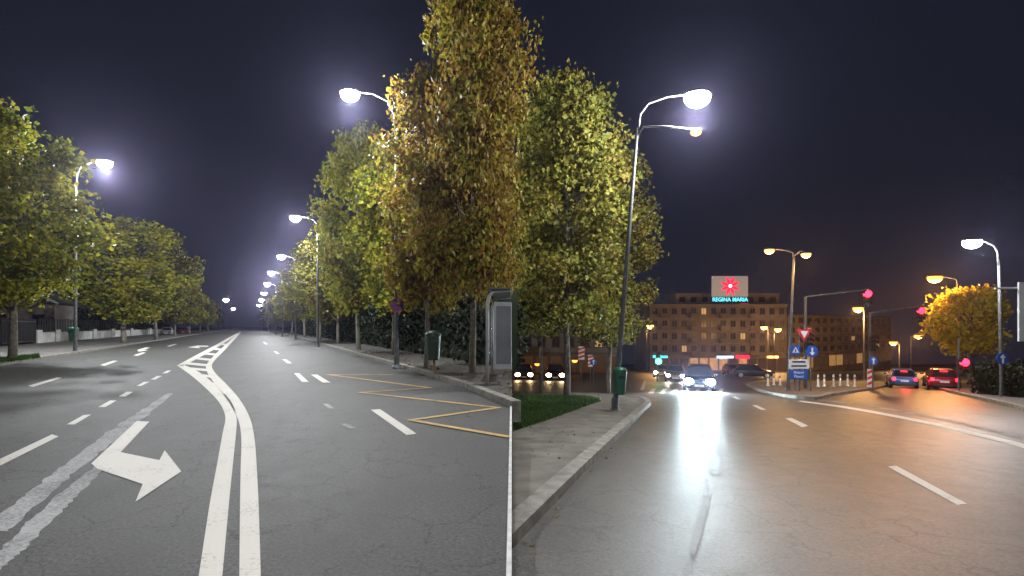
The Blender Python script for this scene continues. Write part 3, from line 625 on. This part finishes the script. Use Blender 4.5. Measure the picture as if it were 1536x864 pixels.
post(MB(),zt,.05).build('post',M['steel'],root); MB().box((.35,-.08,(zt+zb)/2),(1.5,.05,zt-zb)).build('board',M['white'],root,bevel=.01); MB().path([(-.95,-.03,zt-.15),(.6,-.03,zt-.12)],.025,8).build('crossbar',M['white'],root)

# ------------------------------------------------------------ cars
def make_car(label,group,loc,rz,col,front=None,rear=None,beam=0,scale=1.,lt=(.75,.92,1.),hr=1.):
    bm_=pm('car_paint',col,.25,.3,var=.05); root=thing('car',label,'car',loc,rz,group); root.scale=(scale,)*3
    secs=[(-2.05,.40,.60,.66),(-1.99,.30,.70,.79),(-1.75,.25,.78,.85),(-1.1,.22,.90,.88),(0,.21,.95,.89),(1.1,.22,.96,.88),(1.75,.26,.94,.86),(1.98,.32,.88,.80),(2.05,.42,.76,.70)]
    rings=[]
    for y,a,c,hw in secs:
        r=min(.14,(c-a)*.35); pts=[]
        for (cx,cz,s0) in ((hw-r,c-r,0),(-(hw-r),c-r,90),(-(hw-r),a+r,180),(hw-r,a+r,270)):
            for k in range(4): an=math.radians(s0+30*k); pts.append((cx+r*math.cos(an),y,cz+r*math.sin(an)))
        rings.append(pts)
    body=MB().loft(rings).build('body',bm_,root,True)
    bt=[(-.82,-1.05,.9),(.82,-1.05,.9),(.82,1.85,.9),(-.82,1.85,.9)]; tp=[(-.60,-.30,1.46),(.60,-.30,1.46),(.60,1.40,1.47),(-.60,1.40,1.47)]
    MB().loft([bt,tp]).build('cabin',bm_,root,bevel=.06)
    def pane(name,i,j,lo=.14,hi=.86,e=.08):
        a,b_,c,d_=[Vector(p) for p in (bt[i],bt[j],tp[j],tp[i])]
        def q(u,v): return a.lerp(b_,u).lerp(d_.lerp(c,u),v)
        n=(b_-a).cross(d_-a).normalized()*.008
        MB().poly([q(e,lo)+n,q(1-e,lo)+n,q(1-e,hi)+n,q(e,hi)+n]).build(name,M['glass'],root,norm=False)
    pane('windscreen',0,1); pane('rear_window',2,3); pane('side_window',1,2); pane('side_window',3,0)
    for sx in(-1,1):
        for y in(-1.3,1.3):
            t=MB(); rr=[]
            for x,r in((.0,.24),(.0,.31),(.05,.33),(.17,.33),(.2,.31),(.2,.24)):
                rr.append([(sx*(.70+x),y+r*math.cos(2*math.pi*k/18),.33+r*math.sin(2*math.pi*k/18)) for k in range(18)])
            wh=t.loft(rr).build('wheel',M['rubber'],root); MB().loft([[(sx*(.86+x),y+r*math.cos(2*math.pi*k/14),.33+r*math.sin(2*math.pi*k/14)) for k in range(14)] for x,r in((0,.235),(.045,.22),(.05,.06))]).build('rim',M['rim'],wh)
        hm=M[front] if front else M['glass']; MB().xz([(sx*.60+.17*hr*math.cos(a),.66+.12*hr*math.sin(a)) for a in np.linspace(0,2*math.pi,17)[:-1]],-2.07,-1.9).build('headlight',hm,root)
        rm=M[rear] if rear else M['redp']; MB().box((sx*.66,2.0,.80),(.2,.12,.2)).build('tail_light',rm,root,bevel=.02)
        MB().box((sx*.98,-.75,.98),(.2,.1,.13)).build('wing_mirror',bm_,root,bevel=.03)
        if beam: light(root,(sx*.60,-2.45,.66),beam,lt,120,.8,.12,(math.radians(-86),0,0))
    MB().box((0,-2.05,.45),(1.1,.06,.16)).build('grille',M['black'],root,bevel=.02); MB().box((0,-2.09,.45),(.5,.02,.11)).build('number_plate',M['plate'],root)
    MB().box((0,2.06,.66),(.5,.03,.12)).build('number_plate',M['plate'],root); MB().box((0,2.04,.38),(1.3,.08,.14)).build('bumper',M['black'],root,bevel=.02)
    if rear:
        MB().box((0,1.62,1.36),(.4,.05,.04)).build('brake_light',M[rear],root)
    return root
def car(label,group,px,d,col,**k):
    b=base(px,d); a=-math.atan2(b.x,b.y)
    return make_car(label,group,b+Vector((0,0,.01)),a,col,**k)
gc='cars approaching across the junction'
car('dark blue car with dazzling bluish headlights coming towards the viewer',gc,1049,31,(.02,.035,.06),front='head',beam=2800,hr=1.5)
car('pale car with headlights on, behind and left of the dark blue car',gc,1013,46,(.2,.2,.2),front='headw',beam=120,lt=(1,.85,.6))
car('dark car standing side-on right of the dark blue car','cars at the junction',1130,56,(.02,.02,.025)).rotation_euler=(0,0,1.2)
car('red car with lit rear lamps beyond the dark blue car','cars at the junction',1098,66,(.2,.02,.02),rear='tail').rotation_euler=(0,0,-.2)
def away(label,px,d,col,sc):
    b=base(px,d); a=-math.atan2(b.x,b.y)*.85+math.pi
    r=make_car(label,'cars driving away on the right',b+Vector((0,0,.01)),a,col,rear='tail',scale=sc)
    light(r,(0,2.6,.8),70,(1,.02,.04),150,.5,.2,(math.radians(80),0,0)); return r
away('dark grey-blue car with red tail lights, left of the pair driving away',1352,34,(.07,.12,.30),.85)
away('red car with bright brake lights, right of the pair driving away',1411,32,(.25,.02,.03),.88)
for i,(px,d) in enumerate([(786,50),(833,48),(992,60)]):
    car(['car with glaring warm headlights at the far left of the junction','car with glaring warm headlights just left of the corner tree trunk','white-lit car beside the green signal below the grey building'][i],gc,px,d,[(.012,.012,.012),(.012,.012,.014),(.2,.2,.2)][i],front='headw',beam=[40,40,0][i],lt=(1,.6,.25),hr=1.4)
b=L(283,501); make_car('small distant car parked at the left kerb beyond the white wall','cars parked on the left street',b+Vector((-1.,0,0)),.48,(.25,.05,.05),rear=None)
b=L(268,503.5); make_car('pale distant car parked nearest the end of the white wall','cars parked on the left street',b+Vector((-2.,0,0)),.48,(.4,.4,.4),rear=None)

# ------------------------------------------------------------ buildings
def building(name,label,grp,org,rz,W,Hh,D,floors,bays,wallm,lit=(),balc=(),shops=(),gfh=3.4):
    root=thing(name,label,'building',org,rz,grp)
    MB().box((W/2,D/2,Hh/2-1.5),(W,D,Hh+3)).build('wall',wallm,root)
    MB().box((W/2,D/2,Hh+.12),(W+.5,D+.5,.24)).build('cornice',M['trim'],root)
    MB().box((W/2,D/2,Hh+.30),(W-.4,D-.4,.12)).build('roof',M['roof'],root)
    fh=(Hh-gfh)/(floors-1)
    for k in range(1,floors): MB().box((W/2,-.06,gfh+(k-1)*fh-.1),(W+.1,.14,.2)).build('string_course',M['trim'],root)
    bw=W/bays; proto={}
    for k in range(1,floors):
        for i in range(bays):
            on=(k,i) in lit
            if on not in proto:
                f=MB(); ww,wh=bw*.52,fh*.52
                f.box((0,-.04,0),(.08,.1,wh)); f.box((-ww/2,-.04,0),(.1,.1,wh)); f.box((ww/2,-.04,0),(.1,.1,wh)); f.box((0,-.04,-wh/2),(ww+.3,.22,.1)); f.box((0,-.04,wh/2),(ww+.12,.12,.1))
                wf=f.build('window',M['winframe'],root); MB().box((0,-.012,0),(ww-.1,.03,wh-.08)).build('pane',M['pane_lit'] if on else M['pane'],wf); proto[on]=wf; o=wf
            else: o=copy_tree(proto[on],root)
            o.location=((i+.5)*bw,0,gfh+(k-1)*fh+fh*.52)
            if i in balc:
                bb=MB().box(((i+.5)*bw,-.55,gfh+(k-1)*fh+.02),(bw*.86,1.,.14)); bb.box(((i+.5)*bw,-1.02,gfh+(k-1)*fh+.5),(bw*.86,.06,.95)); bb.build('balcony',wallm,root)
    for i in range(bays):
        MB().box(((i+.5)*bw,-.05,1.45),(bw*.8,.16,2.6)).build('shop_window',M['shop_lit'] if i in shops else M['shop_dark'],root)
    return root
D1=112.
def px2x(px,d): return (px-768)/F*d
x0,x1=px2x(975,D1),px2x(1180,D1); gzb=-S*D1; ht=H+(HZ-458)/F*D1-gzb
bA=building('apartment_building','long grey apartment block below the glowing rooftop sign','apartment blocks facing the junction',(x0,D1,gzb),0,x1-x0,ht,14,5,14,M['stucco'],lit={(4,5),(2,9),(1,3)},balc=(1,4,7,10),shops=(4,5,6,7,9))
MB().box((2.2,-.25,3.1),(3.2,.2,.6)).build('shop_sign',M['neon_c'],bA); MB().box((16.5,-.25,3.0),(3.6,.2,.5)).build('shop_sign',M['neon_b'],bA); MB().box((20.4,-.25,3.0),(3.,.2,.8)).build('shop_sign',M['neon_r'],bA); MB().box((27,-.25,3.0),(2.4,.2,.5)).build('shop_sign',M['sodium_far'],bA)
x2,x3=px2x(1012,117),px2x(1165,117)
pent=MB().box(((x2+x3)/2-x0,8,ht+1.4),(x3-x2,8,2.6)).build('penthouse',M['stucco'],bA); MB().box(((x2+x3)/2-x0,8,ht+2.8),(x3-x2+.5,8.5,.2)).build('cornice',M['trim'],pent)
for k in range(9):
    MB().box((x2-x0+1.4+k*(x3-x2-2.8)/8,3.97,ht+1.5),(1.3,.08,1.2)).build('window',M['pane'],pent)
for px,h in((1022,3.2),(1060,2.2),(1150,4.5)): MB().path([(px2x(px,117)-x0,7,ht+2.8),(px2x(px,117)-x0,7,ht+2.8+h)],.06,6).build('antenna',M['steel_dark'],bA)
D2=116.; xa=px2x(1182,D2); pB=at(1337,500,150.); vx,vy=pB.x-xa,150.-D2; Wb=math.hypot(vx,vy); rzb=math.atan2(vy,vx)
gb=-S*D2; hb=H+(HZ-473)/F*D2-gb
bB=building('apartment_building','orange-lit ochre apartment block right of the grey block','apartment blocks facing the junction',(xa,D2,gb),rzb,Wb,hb,12,5,15,M['stucco2'],lit={(3,2),(2,8),(1,12)},balc=(2,5,8,11),shops=(0,1,2,5,6,9))
D3=84.; xc=px2x(780,D3); bC=building('apartment_building','pale building mostly hidden behind the corner tree','apartment blocks facing the junction',(xc,D3,-S*D3),0,px2x(930,D3)-xc,H+(HZ-436)/F*D3+S*D3,10,4,7,M['stucco3'],lit={(1,5)},shops=())
b=at(1101,452,D1-1.); b.z=gzb+ht+.36; root=thing('rooftop_sign','lit rooftop sign with red flower emblem over cyan lettering','rooftop sign',(b.x,D1+1.2,b.z))
k=(D1+1.)/F
zc=lambda py:H+(HZ-py)*k-b.z
MB().box((0,.0,(zc(414)+zc(445))/2),(54*k,.4,zc(414)-zc(445))).build('panel',M['sign_white'],root,bevel=.03)
cz=zc(429); em=MB(); ew=MB()
for i in range(8):
    a=i*math.pi/4+math.pi/8; ca,sa=math.cos(a),math.sin(a)
    def R_(uv): return [(u*ca-v*sa,cz+u*sa+v*ca) for u,v in uv]
    em.xz(R_(((.30,-.10),(1.15,-.36),(2.1,-.10),(2.1,.10),(1.15,.36),(.30,.10))),-.32,-.22)
ew.xz(circ(.36,16,0,cz),-.345,-.325)
e=em.build('emblem',M['neon_r'],root); ew.build('emblem_centre',M['neon_w'],e)
bd=MB().box((0,-.04,zc(449.5)),(60*k,.3,1.3)).build('name_band',M['black'],root); t=text('REGINA MARIA',1.22,M['neon_c'],'lettering',bd,(0,-.24,zc(449.5)),ext=.03,off=.02); t.scale=(.96,1,1)
MB().box((3.1,-.3,zc(457)),(1.7,.2,.5)).build('red_strip',M['neon_r'],root)
for sx in(-3.4,0,3.4): MB().path([(sx,.25,0),(sx,.25,zc(416)-.2)],.1,6).build('support',M['steel_dark'],root)
for k_,p in PT.items():
    if k_ not in used:
        for ch in list(p.children): bpy.data.objects.remove(ch)
        bpy.data.objects.remove(p)
